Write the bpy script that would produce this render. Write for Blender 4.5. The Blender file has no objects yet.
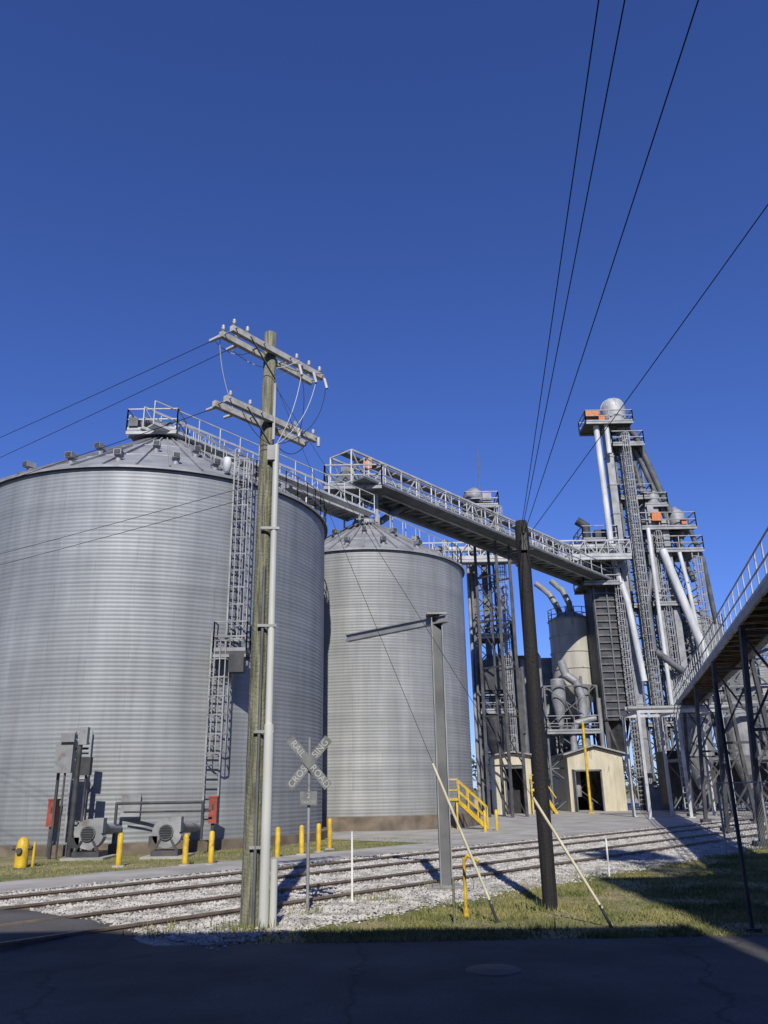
import bpy, math, random
import numpy as np
from mathutils import Vector, Matrix
random.seed(7); rng=np.random.default_rng(7)
scene=bpy.context.scene
V=Vector
# ------------------------------------------------------------ materials
def nt(name):
    m=bpy.data.materials.new(name); m.use_nodes=True
    t=m.node_tree; b=t.nodes['Principled BSDF']; return m,t,b
def mat(name,c1,c2=None,rough=.6,metal=0,scale=3,stretch=(1,1,1),bump=0,bscale=30,detail=5,lo=.35,hi=.65,rust=0):
    m,t,b=nt(name); N=t.nodes; L=t.links
    if c2 is None: c2=tuple(x*.75 for x in c1)
    tc=N.new('ShaderNodeTexCoord'); mp=N.new('ShaderNodeMapping'); mp.inputs['Scale'].default_value=stretch
    L.new(tc.outputs['Object'],mp.inputs['Vector'])
    n=N.new('ShaderNodeTexNoise'); n.inputs['Scale'].default_value=scale; n.inputs['Detail'].default_value=detail
    L.new(mp.outputs['Vector'],n.inputs['Vector'])
    r=N.new('ShaderNodeValToRGB'); r.color_ramp.elements[0].position=lo; r.color_ramp.elements[1].position=hi
    r.color_ramp.elements[0].color=(*c2,1); r.color_ramp.elements[1].color=(*c1,1)
    L.new(n.outputs['Fac'],r.inputs['Fac'])
    out=r.outputs['Color']
    if rust>0:
        n2=N.new('ShaderNodeTexNoise'); n2.inputs['Scale'].default_value=scale*.7+.6; n2.inputs['Detail'].default_value=8; n2.inputs['Roughness'].default_value=.7
        L.new(mp.outputs['Vector'],n2.inputs['Vector'])
        r2=N.new('ShaderNodeValToRGB'); r2.color_ramp.elements[0].position=.62-rust*.1; r2.color_ramp.elements[1].position=.72
        L.new(n2.outputs['Fac'],r2.inputs['Fac'])
        mx=N.new('ShaderNodeMixRGB'); mx.inputs['Color2'].default_value=(.13,.065,.03,1)
        L.new(r2.outputs['Color'],mx.inputs['Fac']); L.new(out,mx.inputs['Color1']); out=mx.outputs['Color']
    L.new(out,b.inputs['Base Color'])
    b.inputs['Roughness'].default_value=rough; b.inputs['Metallic'].default_value=metal
    if bump:
        n3=N.new('ShaderNodeTexNoise'); n3.inputs['Scale'].default_value=bscale; n3.inputs['Detail'].default_value=6
        L.new(tc.outputs['Object'],n3.inputs['Vector'])
        bp=N.new('ShaderNodeBump'); bp.inputs['Strength'].default_value=bump; bp.inputs['Distance'].default_value=.03
        L.new(n3.outputs['Fac'],bp.inputs['Height']); L.new(bp.outputs['Normal'],b.inputs['Normal'])
    return m
galv=mat('galvanised_steel',(.33,.335,.335),(.2,.205,.21),.6,.2,1.5,rust=.3)
galvL=mat('galvanised_bright',(.50,.505,.50),(.33,.335,.335),.6,.1,1.2,rust=.3)
roofm=mat('galvanised_roof',(.33,.335,.34),(.22,.225,.23),.6,.2,1.2,rust=.15)
steelD=mat('dark_steel',(.075,.075,.078),(.03,.032,.035),.65,.1,2,rust=.5)
steelM=mat('grey_paint_steel',(.155,.165,.17),(.085,.09,.095),.6,.1,2,rust=.45)
white=mat('white_paint',(.66,.67,.66),(.45,.46,.45),.5,0,1.5,stretch=(1,1,.3),rust=.3)
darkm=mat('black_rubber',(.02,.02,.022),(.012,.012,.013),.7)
wood=mat('weathered_wood',(.24,.24,.165),(.075,.075,.05),.85,0,6,stretch=(6,6,.35),bump=.7,bscale=25)
woodD=mat('creosote_wood',(.018,.016,.016),(.007,.006,.007),.8,0,6,stretch=(6,6,.4),bump=.5,bscale=25)
conduit=mat('pvc_conduit',(.60,.61,.58),(.45,.46,.43),.5,0,2,stretch=(1,1,.3))
yellow=mat('yellow_paint',(.68,.46,.03),(.45,.29,.02),.5,0,5,rust=.45)
red=mat('red_paint',(.34,.07,.045),(.2,.04,.03),.6,0,4,rust=.4)
orange=mat('orange_paint',(.6,.2,.05),(.4,.12,.03),.55,0,4,rust=.4)
beige=mat('beige_siding',(.56,.51,.38),(.42,.38,.27),.7,0,2,stretch=(1,1,.3),rust=.25)
beigeS=mat('beige_tank',(.46,.44,.38),(.32,.30,.26),.6,.0,1.2,stretch=(1,1,.2),rust=.45)
conc=mat('concrete',(.40,.38,.34),(.26,.245,.22),.9,0,.8,bump=.25,bscale=12,detail=9)
fnd=mat('stained_concrete',(.20,.16,.12),(.10,.08,.06),.9,0,1.5,bump=.3)
railm=mat('rusty_rail',(.21,.165,.13),(.13,.10,.08),.6,.2,5)
tiem=mat('tie_wood',(.27,.24,.21),(.16,.145,.125),.9,0,8,bump=.4)
gravelm=mat('gravel_bed',(.40,.38,.35),(.20,.19,.175),.95,0,14,bump=1,bscale=40,detail=8,lo=.4,hi=.6)
stone=mat('gravel_stone',(.50,.48,.44),(.25,.24,.22),.9,0,3,lo=.4,hi=.6,detail=9)
glassD=mat('dark_glass',(.02,.025,.03),(.015,.02,.02),.1,0)
brick=mat('red_brick',(.28,.12,.08),(.18,.07,.05),.85,0,3)
signm=mat('weathered_sign',(.20,.21,.21),(.12,.125,.125),.75,.1,5,rust=.2)
insul=mat('porcelain',(.55,.56,.58),(.4,.4,.42),.3,0)
rustyd=mat('rusty_deck',(.17,.13,.10),(.08,.06,.05),.8,.1,3,rust=.6)
siding=mat('grey_siding',(.28,.29,.3),(.17,.175,.18),.6,.1,1,stretch=(5,5,.2),rust=.3)
asph,t,b=nt('asphalt'); N=t.nodes; L=t.links
tc=N.new('ShaderNodeTexCoord')
n1=N.new('ShaderNodeTexNoise'); n1.inputs['Scale'].default_value=.5; n1.inputs['Detail'].default_value=9; n1.inputs['Roughness'].default_value=.6
n2=N.new('ShaderNodeTexNoise'); n2.inputs['Scale'].default_value=60; n2.inputs['Detail'].default_value=3
vo=N.new('ShaderNodeTexVoronoi'); vo.feature='DISTANCE_TO_EDGE'; vo.inputs['Scale'].default_value=.42
nw=N.new('ShaderNodeTexNoise'); nw.inputs['Scale'].default_value=1.5; nw.inputs['Detail'].default_value=7
mxv=N.new('ShaderNodeMixRGB'); mxv.inputs['Fac'].default_value=.4
for q in (n1,n2,nw): L.new(tc.outputs['Object'],q.inputs['Vector'])
L.new(tc.outputs['Object'],mxv.inputs['Color1']); L.new(nw.outputs['Color'],mxv.inputs['Color2']); L.new(mxv.outputs['Color'],vo.inputs['Vector'])
r1=N.new('ShaderNodeValToRGB'); r1.color_ramp.elements[0].color=(.038,.036,.033,1); r1.color_ramp.elements[1].color=(.10,.094,.085,1)
r1.color_ramp.elements[0].position=.35; r1.color_ramp.elements[1].position=.65
L.new(n1.outputs['Fac'],r1.inputs['Fac'])
m1=N.new('ShaderNodeMixRGB'); m1.blend_type='OVERLAY'; m1.inputs['Fac'].default_value=.9
L.new(r1.outputs['Color'],m1.inputs['Color1']); L.new(n2.outputs['Fac'],m1.inputs['Color2'])
rc=N.new('ShaderNodeValToRGB'); rc.color_ramp.elements[0].position=.0; rc.color_ramp.elements[1].position=.010
rc.color_ramp.elements[0].color=(.5,.5,.5,1)
L.new(vo.outputs['Distance'],rc.inputs['Fac'])
m2=N.new('ShaderNodeMixRGB'); m2.blend_type='MULTIPLY'; m2.inputs['Fac'].default_value=1
L.new(m1.outputs['Color'],m2.inputs['Color1']); L.new(rc.outputs['Color'],m2.inputs['Color2'])
L.new(m2.outputs['Color'],b.inputs['Base Color']); b.inputs['Roughness'].default_value=.9
bp=N.new('ShaderNodeBump'); bp.inputs['Strength'].default_value=.5; bp.inputs['Distance'].default_value=.01
L.new(n2.outputs['Fac'],bp.inputs['Height']); L.new(bp.outputs['Normal'],b.inputs['Normal'])
grd,t,b=nt('grass_ground'); N=t.nodes; L=t.links
tc=N.new('ShaderNodeTexCoord')
n1=N.new('ShaderNodeTexNoise'); n1.inputs['Scale'].default_value=.75; n1.inputs['Detail'].default_value=9; n1.inputs['Roughness'].default_value=.68
n2=N.new('ShaderNodeTexNoise'); n2.inputs['Scale'].default_value=18; n2.inputs['Detail'].default_value=6
for q in (n1,n2): L.new(tc.outputs['Object'],q.inputs['Vector'])
r1=N.new('ShaderNodeValToRGB'); e=r1.color_ramp.elements; e[0].position=.40; e[0].color=(.28,.225,.13,1); e[1].position=.66; e[1].color=(.11,.125,.035,1)
x=e.new(.5); x.color=(.20,.185,.07,1)
L.new(n1.outputs['Fac'],r1.inputs['Fac'])
m1=N.new('ShaderNodeMixRGB'); m1.blend_type='OVERLAY'; m1.inputs['Fac'].default_value=.8
L.new(r1.outputs['Color'],m1.inputs['Color1']); L.new(n2.outputs['Fac'],m1.inputs['Color2']); L.new(m1.outputs['Color'],b.inputs['Base Color'])
b.inputs['Roughness'].default_value=.95
bp=N.new('ShaderNodeBump'); bp.inputs['Strength'].default_value=.8; bp.inputs['Distance'].default_value=.05
L.new(n2.outputs['Fac'],bp.inputs['Height']); L.new(bp.outputs['Normal'],b.inputs['Normal'])
grassm=mat('grass_blades',(.27,.245,.095),(.11,.135,.035),.8,0,.9,detail=8,lo=.38,hi=.60)
foliage=mat('foliage',(.07,.10,.035),(.035,.055,.02),.9,0,.3)
def binmat(name,base,rustamt,tint=(1,1,1)):
    m,t,b=nt(name); N=t.nodes; L=t.links
    uv=N.new('ShaderNodeUVMap')
    br=N.new('ShaderNodeTexBrick'); br.inputs['Scale'].default_value=1; br.inputs['Brick Width'].default_value=2.7; br.inputs['Row Height'].default_value=.84
    br.inputs['Mortar Size'].default_value=.012; br.inputs['Mortar Smooth'].default_value=.5
    br.inputs['Color1'].default_value=tuple(base*x*y for x,y in zip((.92,.94,.95),tint))+(1,); br.inputs['Color2'].default_value=tuple(base*x*y for x,y in zip((1.04,1.06,1.06),tint))+(1,)
    br.inputs['Mortar'].default_value=(base*.74,base*.77,base*.78,1)
    L.new(uv.outputs['UV'],br.inputs['Vector'])
    def layer(prev,scale,loc,c0,c1,p0=.3,p1=.7,det=9):
        mp=N.new('ShaderNodeMapping'); mp.inputs['Scale'].default_value=scale; mp.inputs['Location'].default_value=loc; L.new(uv.outputs['UV'],mp.inputs['Vector'])
        n=N.new('ShaderNodeTexNoise'); n.inputs['Scale'].default_value=1.0; n.inputs['Detail'].default_value=det; n.inputs['Roughness'].default_value=.65
        L.new(mp.outputs['Vector'],n.inputs['Vector'])
        r=N.new('ShaderNodeValToRGB'); r.color_ramp.elements[0].position=p0; r.color_ramp.elements[1].position=p1
        r.color_ramp.elements[0].color=(c0,c0,c0*1.01,1); r.color_ramp.elements[1].color=(c1,c1,c1,1)
        L.new(n.outputs['Fac'],r.inputs['Fac'])
        mx=N.new('ShaderNodeMixRGB'); mx.blend_type='MULTIPLY'; mx.inputs['Fac'].default_value=1
        L.new(prev,mx.inputs['Color1']); L.new(r.outputs['Color'],mx.inputs['Color2']); return mx.outputs['Color']
    o=layer(br.outputs['Color'],(1.4,.10,1),(0,0,0),.72,1.1)
    o=layer(o,(.05,2.2,1),(3,1,0),.86,1.07,det=4)
    o=layer(o,(.16,.12,1),(7,3,0),.80,1.12,det=6)
    mp2=N.new('ShaderNodeMapping'); mp2.inputs['Scale'].default_value=(.9,.06,1); mp2.inputs['Location'].default_value=(5.3,2,0); L.new(uv.outputs['UV'],mp2.inputs['Vector'])
    n2=N.new('ShaderNodeTexNoise'); n2.inputs['Scale'].default_value=1; n2.inputs['Detail'].default_value=9; n2.inputs['Roughness'].default_value=.7
    L.new(mp2.outputs['Vector'],n2.inputs['Vector'])
    r2=N.new('ShaderNodeValToRGB'); r2.color_ramp.elements[0].position=.60; r2.color_ramp.elements[1].position=.78
    r2.color_ramp.elements[1].color=(rustamt,)*3+(1,)
    L.new(n2.outputs['Fac'],r2.inputs['Fac'])
    m3=N.new('ShaderNodeMixRGB'); m3.inputs['Color2'].default_value=(.2,.12,.07,1)
    L.new(r2.outputs['Color'],m3.inputs['Fac']); L.new(o,m3.inputs['Color1'])
    L.new(m3.outputs['Color'],b.inputs['Base Color'])
    b.inputs['Metallic'].default_value=.3; b.inputs['Roughness'].default_value=.62
    return m
bin1m=binmat('corrugated_galvanised',.315,.2,(.97,1,1))
bin2m=binmat('corrugated_galvanised_aged',.335,.5,(1.0,1,.96))
# ------------------------------------------------------------ builder
class MB:
    def __init__(s,name,m): s.name=name; s.m=m; s.v=[]; s.f=[]; s.sm=[]; s.uv=None
    def add(s,vs,fs,smooth=False):
        o=len(s.v); s.v.extend([tuple(x) for x in vs]); s.f.extend([tuple(i+o for i in f) for f in fs]); s.sm.extend([smooth]*len(fs))
    def box(s,x,y,z,sx,sy,sz,rz=0):
        c,si=math.cos(rz),math.sin(rz); vs=[]
        for dx,dy,dz in [(-1,-1,-1),(1,-1,-1),(1,1,-1),(-1,1,-1),(-1,-1,1),(1,-1,1),(1,1,1),(-1,1,1)]:
            a,b2=dx*sx/2,dy*sy/2; vs.append((x+a*c-b2*si,y+a*si+b2*c,z+dz*sz/2))
        s.add(vs,[(0,3,2,1),(4,5,6,7),(0,1,5,4),(1,2,6,5),(2,3,7,6),(3,0,4,7)])
    def beam(s,p,q,w,h=None):
        h=h or w; p=V(p);q=V(q); d=q-p
        if d.length<1e-6: return
        d.normalize(); up=V((0,0,1)) if abs(d.z)<.95 else V((0,1,0))
        a=d.cross(up).normalized()*w/2; b2=a.cross(d).normalized()*h/2
        vs=[p-a-b2,p+a-b2,p+a+b2,p-a+b2,q-a-b2,q+a-b2,q+a+b2,q-a+b2]
        s.add(vs,[(0,3,2,1),(4,5,6,7),(0,1,5,4),(1,2,6,5),(2,3,7,6),(3,0,4,7)])
    def cyl(s,p,q,r,r2=None,n=10,caps=True):
        r2=r if r2 is None else r2; p=V(p);q=V(q); d=(q-p).normalized()
        up=V((0,0,1)) if abs(d.z)<.95 else V((0,1,0))
        a=d.cross(up).normalized(); b2=a.cross(d).normalized()
        c1=[p+(a*math.cos(2*math.pi*i/n)+b2*math.sin(2*math.pi*i/n))*r for i in range(n)]
        c2=[q+(a*math.cos(2*math.pi*i/n)+b2*math.sin(2*math.pi*i/n))*r2 for i in range(n)]
        s.add(c1+c2,[(i,(i+1)%n,n+(i+1)%n,n+i) for i in range(n)],True)
        if caps:
            s.add(c1,[tuple(range(n-1,-1,-1))]); s.add(c2,[tuple(range(n))])
    def pipe(s,pts,r,n=10):
        for i in range(len(pts)-1):
            p=V(pts[i]);q=V(pts[i+1]); e=(q-p).normalized()*r*.35
            s.cyl(p-(e if i else e*0),q+(e if i<len(pts)-2 else e*0),r,n=n)
    def lathe(s,x,y,prof,n=32,smooth=True):
        vs=[];fs=[]
        for r,z in prof:
            for i in range(n): vs.append((x+r*math.cos(2*math.pi*i/n),y+r*math.sin(2*math.pi*i/n),z))
        for k in range(len(prof)-1):
            for i in range(n):
                j=(i+1)%n; fs.append((k*n+i,k*n+j,(k+1)*n+j,(k+1)*n+i))
        s.add(vs,fs,smooth)
    def ellip(s,c,r,n=14):
        cx,cy,cz=c; rx=r; prof=[(max(rx*math.sin(math.pi*k/8),.001),cz-rx*math.cos(math.pi*k/8)) for k in range(9)]
        s.lathe(cx,cy,prof,n)
    def make(s,parent=None,loc=(0,0,0)):
        me=bpy.data.meshes.new(s.name); me.from_pydata(s.v,[],s.f); me.update()
        me.polygons.foreach_set('use_smooth',s.sm)
        if s.uv is not None:
            l=me.uv_layers.new(name='UVMap'); vi=np.zeros(len(me.loops),dtype=np.int32); me.loops.foreach_get('vertex_index',vi)
            l.data.foreach_set('uv',np.array(s.uv,dtype=np.float32)[vi].ravel())
        me.materials.append(s.m); o=bpy.data.objects.new(s.name,me); scene.collection.objects.link(o)
        if parent: o.parent=parent; o.location=-V(loc)
        return o
class G:
    def __init__(s,name,loc): s.name=name; s.loc=loc; s.p=[]; s.d={}
    def __call__(s,pn,m):
        if pn not in s.d: s.d[pn]=MB(pn,m)
        return s.d[pn]
    def done(s):
        e=bpy.data.objects.new(s.name,None); e.location=s.loc; e.empty_display_size=.5; scene.collection.objects.link(e)
        for mb in s.d.values():
            if mb.v: mb.make(e,s.loc)
        return e
def sheet(name,pts,z,m):
    mb=MB(name,m); mb.add([(x,y,z) for x,y in pts],[tuple(range(len(pts)))]); o=mb.make(); return o
def truss(st,dk,a,b2,w,h,n,s=.1,roofed=True,mid=True):
    a=V(a);b2=V(b2); d=(b2-a); sd=d.cross(V((0,0,1))).normalized()*w/2; up=V((0,0,h))
    for sg in (-1,1):
        o=sd*sg
        st.beam(a+o,b2+o,s*1.5,s*2.2); st.beam(a+o+up,b2+o+up,s,s)
        if mid: st.beam(a+o+up*.5,b2+o+up*.5,s*.5,s*.5)
        for i in range(n+1):
            p=a+d*(i/n)+o; st.beam(p,p+up,s*.7,s*.7)
            if i<n:
                q=a+d*((i+1)/n)+o
                if i%2: st.beam(p,q+up,s*.6,s*.6)
                else: st.beam(p+up,q,s*.6,s*.6)
    for i in range(n+1):
        p=a+d*(i/n); st.beam(p-sd,p+sd,s,s)
        if roofed: st.beam(p-sd+up,p+sd+up,s*.7,s*.7)
        if i<n:
            q=a+d*((i+1)/n); st.beam(p-sd,q+sd,s*.5,s*.5)
    if dk: dk.beam(a+V((0,0,s*1.3)),b2+V((0,0,s*1.3)),w*.92,.05)
def rail(mb,pts,h=1.1,s=.045,step=1.5):
    for i in range(len(pts)-1):
        p=V(pts[i]);q=V(pts[i+1]); n=max(1,int((q-p).length/step))
        for k in(.5,1): mb.beam(p+V((0,0,h*k)),q+V((0,0,h*k)),s)
        mb.beam(p+V((0,0,.06)),q+V((0,0,.06)),s*.6,.12)
        for k in range(n+1): r=p+(q-p)*(k/n); mb.beam(r,r+V((0,0,h)),s)
def platform(mb,dk,x,y,z,wx,wy,s=.07,h=1.1):
    dk.box(x,y,z,wx,wy,.1)
    a,b2=wx/2,wy/2
    mb.beam((x-a,y-b2-.01,z-.1),(x+a,y-b2-.01,z-.1),s*1.5,s*2.5); mb.beam((x-a,y+b2+.01,z-.1),(x+a,y+b2+.01,z-.1),s*1.5,s*2.5)
    rail(mb,[(x-a,y-b2,z+.05),(x+a,y-b2,z+.05),(x+a,y+b2,z+.05),(x-a,y+b2,z+.05),(x-a,y-b2,z+.05)],h,s)
def lattice(mb,x,y,z0,z1,wx,wy,n,s=.12):
    a,b2=wx/2,wy/2; C=[(x-a,y-b2),(x+a,y-b2),(x+a,y+b2),(x-a,y+b2)]
    for c in C: mb.beam((*c,z0),(*c,z1),s*1.3)
    for i in range(n):
        za=z0+(z1-z0)*i/n; zb=z0+(z1-z0)*(i+1)/n
        for k in range(4):
            p=C[k];q=C[(k+1)%4]
            mb.beam((*p,zb),(*q,zb),s*.8); 
            mb.beam((*p,za),(*q,zb),s*.55); mb.beam((*q,za),(*p,zb),s*.55)
def ladder(mb,x,y,z0,z1,nx,ny,s=.035,cage=True,w=.5):
    l=math.hypot(nx,ny); nx/=l;ny/=l; tx,ty=-ny,nx
    for sg in(-1,1): mb.beam((x+tx*w/2*sg,y+ty*w/2*sg,z0),(x+tx*w/2*sg,y+ty*w/2*sg,z1),s*1.4)
    z=z0+.15
    while z<z1: mb.beam((x-tx*w/2,y-ty*w/2,z),(x+tx*w/2,y+ty*w/2,z),s*.8); z+=.3
    if cage:
        z=z0+2.0 if z0<1 else z0; ang=[i*math.pi/6 for i in range(7)]; R=.34
        P=lambda a,z:(x+tx*R*math.cos(a)+nx*(.2+R*math.sin(a)*1.3),y+ty*R*math.cos(a)+ny*(.2+R*math.sin(a)*1.3),z)
        zz=z
        while zz<=z1:
            for i in range(6): mb.beam(P(ang[i],zz),P(ang[i+1],zz),s*.8,s*1.2)
            zz+=.6
        for i in(1,2,3,4,5): mb.beam(P(ang[i],z),P(ang[i],zz-.6),s*.8)
def wire(mb,a,b2,sag=.3,r=.011,n=14):
    a=V(a);b2=V(b2); pts=[a+(b2-a)*(i/n)-V((0,0,sag*4*(i/n)*(1-i/n))) for i in range(n+1)]
    for i in range(n): mb.cyl(pts[i],pts[i+1],r,n=5,caps=False)
# ------------------------------------------------------------ ground sheets
T=V((.671,.741)); Nn=V((.741,-.671))
def sq(s,q): p=T*s+Nn*q; return (p.x,p.y)
sheet('ground',[(-1500,-1500),(1500,-1500),(1500,1500),(-1500,1500)],0,grd)
def wavy(p0,p1,n,amp):
    out=[]
    for i in range(n+1):
        f=i/n; out.append((p0[0]+(p1[0]-p0[0])*f+random.uniform(-amp,amp),p0[1]+(p1[1]-p0[1])*f+random.uniform(-amp,amp)))
    return out
sheet('gravel',wavy(sq(-60,-8.9),sq(110,-8.6),260,.25)+[sq(110,-16.2),sq(-60,-16.2)],.006,gravelm)
sheet('concrete_path',[sq(-60,-16.3)]+[sq(22,-16.3)]+[sq(22,-18.4)]+wavy(sq(22,-18.4),sq(-60,-18.4),90,.08),.012,conc)
sheet('concrete_yard',[sq(22.01,-16.3),sq(110,-16.3),sq(110,-80),sq(22.01,-80)],.016,conc)
sheet('road',[(-90,-60),(90,-60)]+wavy((90,10.5),(-2.75,10.6),300,.06)+wavy((-2.8,10.6),(-4.1,12.0),6,.05)+[(-20,12.0),(-90,12.0)],.012,asph)
xc=MB('road_crossing',asph)
top=[(-3.9,11.6),(-4.5,12.4),(-5.6,13.1),(-6.2,13.75),(-8.5,14.0),(-30,14.0),(-30,11.2),(-3.9,11.2)]
bot=[(-3.2,11.5),(-3.9,12.6),(-5.2,13.5),(-6.0,14.3),(-8.5,14.5),(-30.6,14.5),(-30.6,10.2),(-3.2,10.2)]
n=len(top); xc.add([(x,y,.07) for x,y in top]+[(x,y,.004) for x,y in bot],[tuple(range(n))]+[(i,(i+1)%n,n+(i+1)%n,n+i) for i in range(n)]); xc.make()
mc=G('manhole_cover',(1.0,8.9,0)); a=mc('lid',steelD); a.lathe(1.0,8.9,[(.001,.02),(.26,.02),(.27,.018),(.28,.012)],28)
mc.done()
def scatter_mesh(name,pts,fn,m):
    vs=[];fs=[]
    for p in pts: fn(p,vs,fs)
    me=bpy.data.meshes.new(name); me.from_pydata(vs,[],fs); me.update(); me.materials.append(m)
    o=bpy.data.objects.new(name,me); scene.collection.objects.link(o)
def stonef(p,vs,fs):
    s=random.uniform(.015,.038); o=len(vs); a=random.uniform(0,6.28)
    for k in range(4):
        an=a+k*1.57+random.uniform(-.3,.3); vs.append((p[0]+s*math.cos(an),p[1]+s*math.sin(an)*random.uniform(.7,1.1),p[2]))
    vs.append((p[0]+random.uniform(-.01,.01),p[1],p[2]+s*random.uniform(.5,1.0)))
    fs.extend([(o,o+1,o+4),(o+1,o+2,o+4),(o+2,o+3,o+4),(o+3,o,o+4)])
pts=[]
while len(pts)<95000:
    q=random.uniform(-16.0,-8.6)+random.gauss(0,.15); s=random.uniform(3,42)
    if random.random()<(s-3)/39*.6: continue
    x,y=sq(s,q)
    if x<-3.3-(y-11.5)*1.0 and y<14.4: continue
    pts.append((x,y,.008 if random.random()<.4 else random.uniform(.012,.028)))
scatter_mesh('gravel_stones',pts,stonef,stone)
def bladef(p,vs,fs):
    h=random.uniform(.02,.055)*p[3]; w=random.uniform(.006,.012); a=random.uniform(0,6.28); o=len(vs)
    dx,dy=math.cos(a)*w,math.sin(a)*w; lx,ly=random.uniform(-.04,.04),random.uniform(-.04,.04)
    vs.extend([(p[0]-dx,p[1]-dy,p[2]),(p[0]+dx,p[1]+dy,p[2]),(p[0]+lx,p[1]+ly,p[2]+h)]); fs.append((o,o+1,o+2))
pts=[]
while len(pts)<85000:
    x=random.uniform(-2.6,16); y=10.55+random.random()**1.3*17
    q=.741*x-.671*y
    if q<-8.8+random.gauss(0,.4): continue
    if x>y*.62: continue
    k=math.sin(x*1.3+y*.7)*math.sin(x*.6-y*1.7+1)+.5*math.sin(x*3.1+2*y)*math.sin(2.3*x-3*y)
    if k<-.1 and random.random()<.8: continue
    pts.append((x,y,0,1+.4*k))
for i in range(16000):
    s=random.uniform(-2,24); q=random.uniform(-22.5,-18.4); x,y=sq(s,q); pts.append((x,y,0,1.1))
scatter_mesh('grass',pts,bladef,grassm)
pts=[]
for cx,cy,n in [(-1.9,11.6,260),(1.0,15.7,120),(2.3,13.0,160),(-.2,14.2,120),(5,16,150),(-1.2,13,80),(3.4,15.6,160),(8,19,160),(1.9,11.4,120),(-3.0,11.4,100),(0.2,12.2,60)]:
    for i in range(n): pts.append((cx+random.gauss(0,.22),cy+random.gauss(0,.18),0,random.uniform(1.5,4)))
scatter_mesh('weeds',pts,bladef,grassm)
for q0 in (-14.3,-11.1):
    tr=G('railway_track',(*sq(20,q0),0)); ti=tr('ties',tiem); ra=tr('rails',railm)
    s=-50.0
    while s<105:
        p=sq(s,q0-1.2+random.uniform(-.1,.1)); r=sq(s+random.uniform(-.02,.02),q0+1.2+random.uniform(-.1,.1))
        ti.beam((*p,-.014),(*r,-.014),.18,.05); s+=.6
    for g in(-.72,.72):
        p=sq(-60,q0+g); r=sq(110,q0+g)
        ra.beam((*p,.018),(*r,.018),.11,.016); ra.beam((*p,.045),(*r,.045),.02,.04); ra.beam((*p,.08),(*r,.08),.06,.03)
    tr.done()
# ------------------------------------------------------------ grain bins
def bin_wall(mb,x,y,r,z0,z1,pitch,amp,n,a0=0):
    rows=int((z1-z0)/pitch)*4; uv=[]; vs=[];fs=[]
    for k in range(rows+1):
        z=z0+(z1-z0)*k/rows; rr=r+amp*math.sin(k*math.pi/2)
        for i in range(n+1):
            a=2*math.pi*i/n+a0; vs.append((x+rr*math.cos(a),y+rr*math.sin(a),z)); uv.append((2*math.pi*r*i/n,z))
    for k in range(rows):
        for i in range(n): o=k*(n+1)+i; fs.append((o,o+1,o+n+2,o+n+1))
    mb.add(vs,fs,True); mb.uv=uv
def grain_bin(x,y,r,ze,za,m,vents,cap=.8,plinth=.3,n=120):
    g=G('grain_bin',(x,y,0)); w=g('corrugated_wall',m); bin_wall(w,x,y,r,plinth,ze,.14,.0065,n,math.radians(45))
    f=g('foundation',fnd); f.lathe(x,y,[(r+.3,0),(r+.3,plinth),(r-.1,plinth+.01)],64,False)
    ro=g('roof',roofm)
    nr=40
    ro.lathe(x,y,[(r+.14,ze-.1),(r+.14,ze-.02),(r*.5+cap*.5,(ze+za)/2),(cap,za)],nr*2,False)
    rb=g('roof_ribs',roofm)
    for i in range(nr*1):
        a=2*math.pi*i/nr; c,s=math.cos(a),math.sin(a)
        rb.beam((x+(r+.12)*c,y+(r+.12)*s,ze+.02),(x+cap*c,y+cap*s,za+.04),.06,.09)
    for ff in(.33,.66): 
        R=r+(cap-r)*ff; Z=ze+(za-ze)*ff
        for i in range(nr):
            a=2*math.pi*i/nr;b2=2*math.pi*(i+1)/nr
            rb.beam((x+R*math.cos(a),y+R*math.sin(a),Z+.03),(x+R*math.cos(b2),y+R*math.sin(b2),Z+.03),.04,.05)
    cp=g('peak_cap',galv); cp.lathe(x,y,[(cap+.05,za-.15),(cap+.05,za+.2),(cap*.7,za+.35),(.01,za+.4)],24,False)
    vn=g('roof_vents',galv); vd=g('vent_openings',steelD)
    for (deg,ff) in vents:
        a=math.radians(deg); R=r+(cap-r)*ff; Z=ze+(za-ze)*ff; c,s=math.cos(a),math.sin(a)
        px,py=x+R*c,y+R*s
        vn.cyl((px,py,Z-.1),(px,py,Z+.28),.12,n=10)
        o=V((c,s,0)); p=V((px,py,Z+.3)); vn.beam(p-o*.14,p+o*.24,.28,.2); vd.beam(p+o*.24,p+o*.26,.22,.15)
    return g
v1=[(d,.12) for d in(-150,-122,-104,-88,-70,-57,-42,-25)]+[(d,.45) for d in(-150,-130,-108,-78,-58,-30,10)]
B1=(-9.83,33.2,7.2,12.65,16.6)
g=grain_bin(*B1,bin1m,v1,cap=.9)
x1,y1,r1_=B1[:3]
ld=g('caged_ladder',galv); pl=g('ladder_platform',steelD)
a=math.radians(-51.7); c,s=math.cos(a),math.sin(a); R=r1_+.15
ladder(ld,x1+R*c,y1+R*s,6.6,13.7,c,s,.04)
a2=math.radians(-55.8); c2,s2=math.cos(a2),math.sin(a2)
ladder(ld,x1+R*c2,y1+R*s2,.9,6.9,c2,s2,.04)
pa=math.radians(-53.2); pc,ps=math.cos(pa),math.sin(pa); px,py=x1+(R+.35)*pc,y1+(R+.35)*ps
platform(ld,pl,px,py,6.1,1.1,.8,.04,1.0)
ld.beam((x1+R*c,y1+R*s,5.2),(x1+(R+.7)*pc,y1+(R+.7)*ps,6.0),.06)
pl.box(px+.25,py-.3,5.75,.5,.4,.6)
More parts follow.
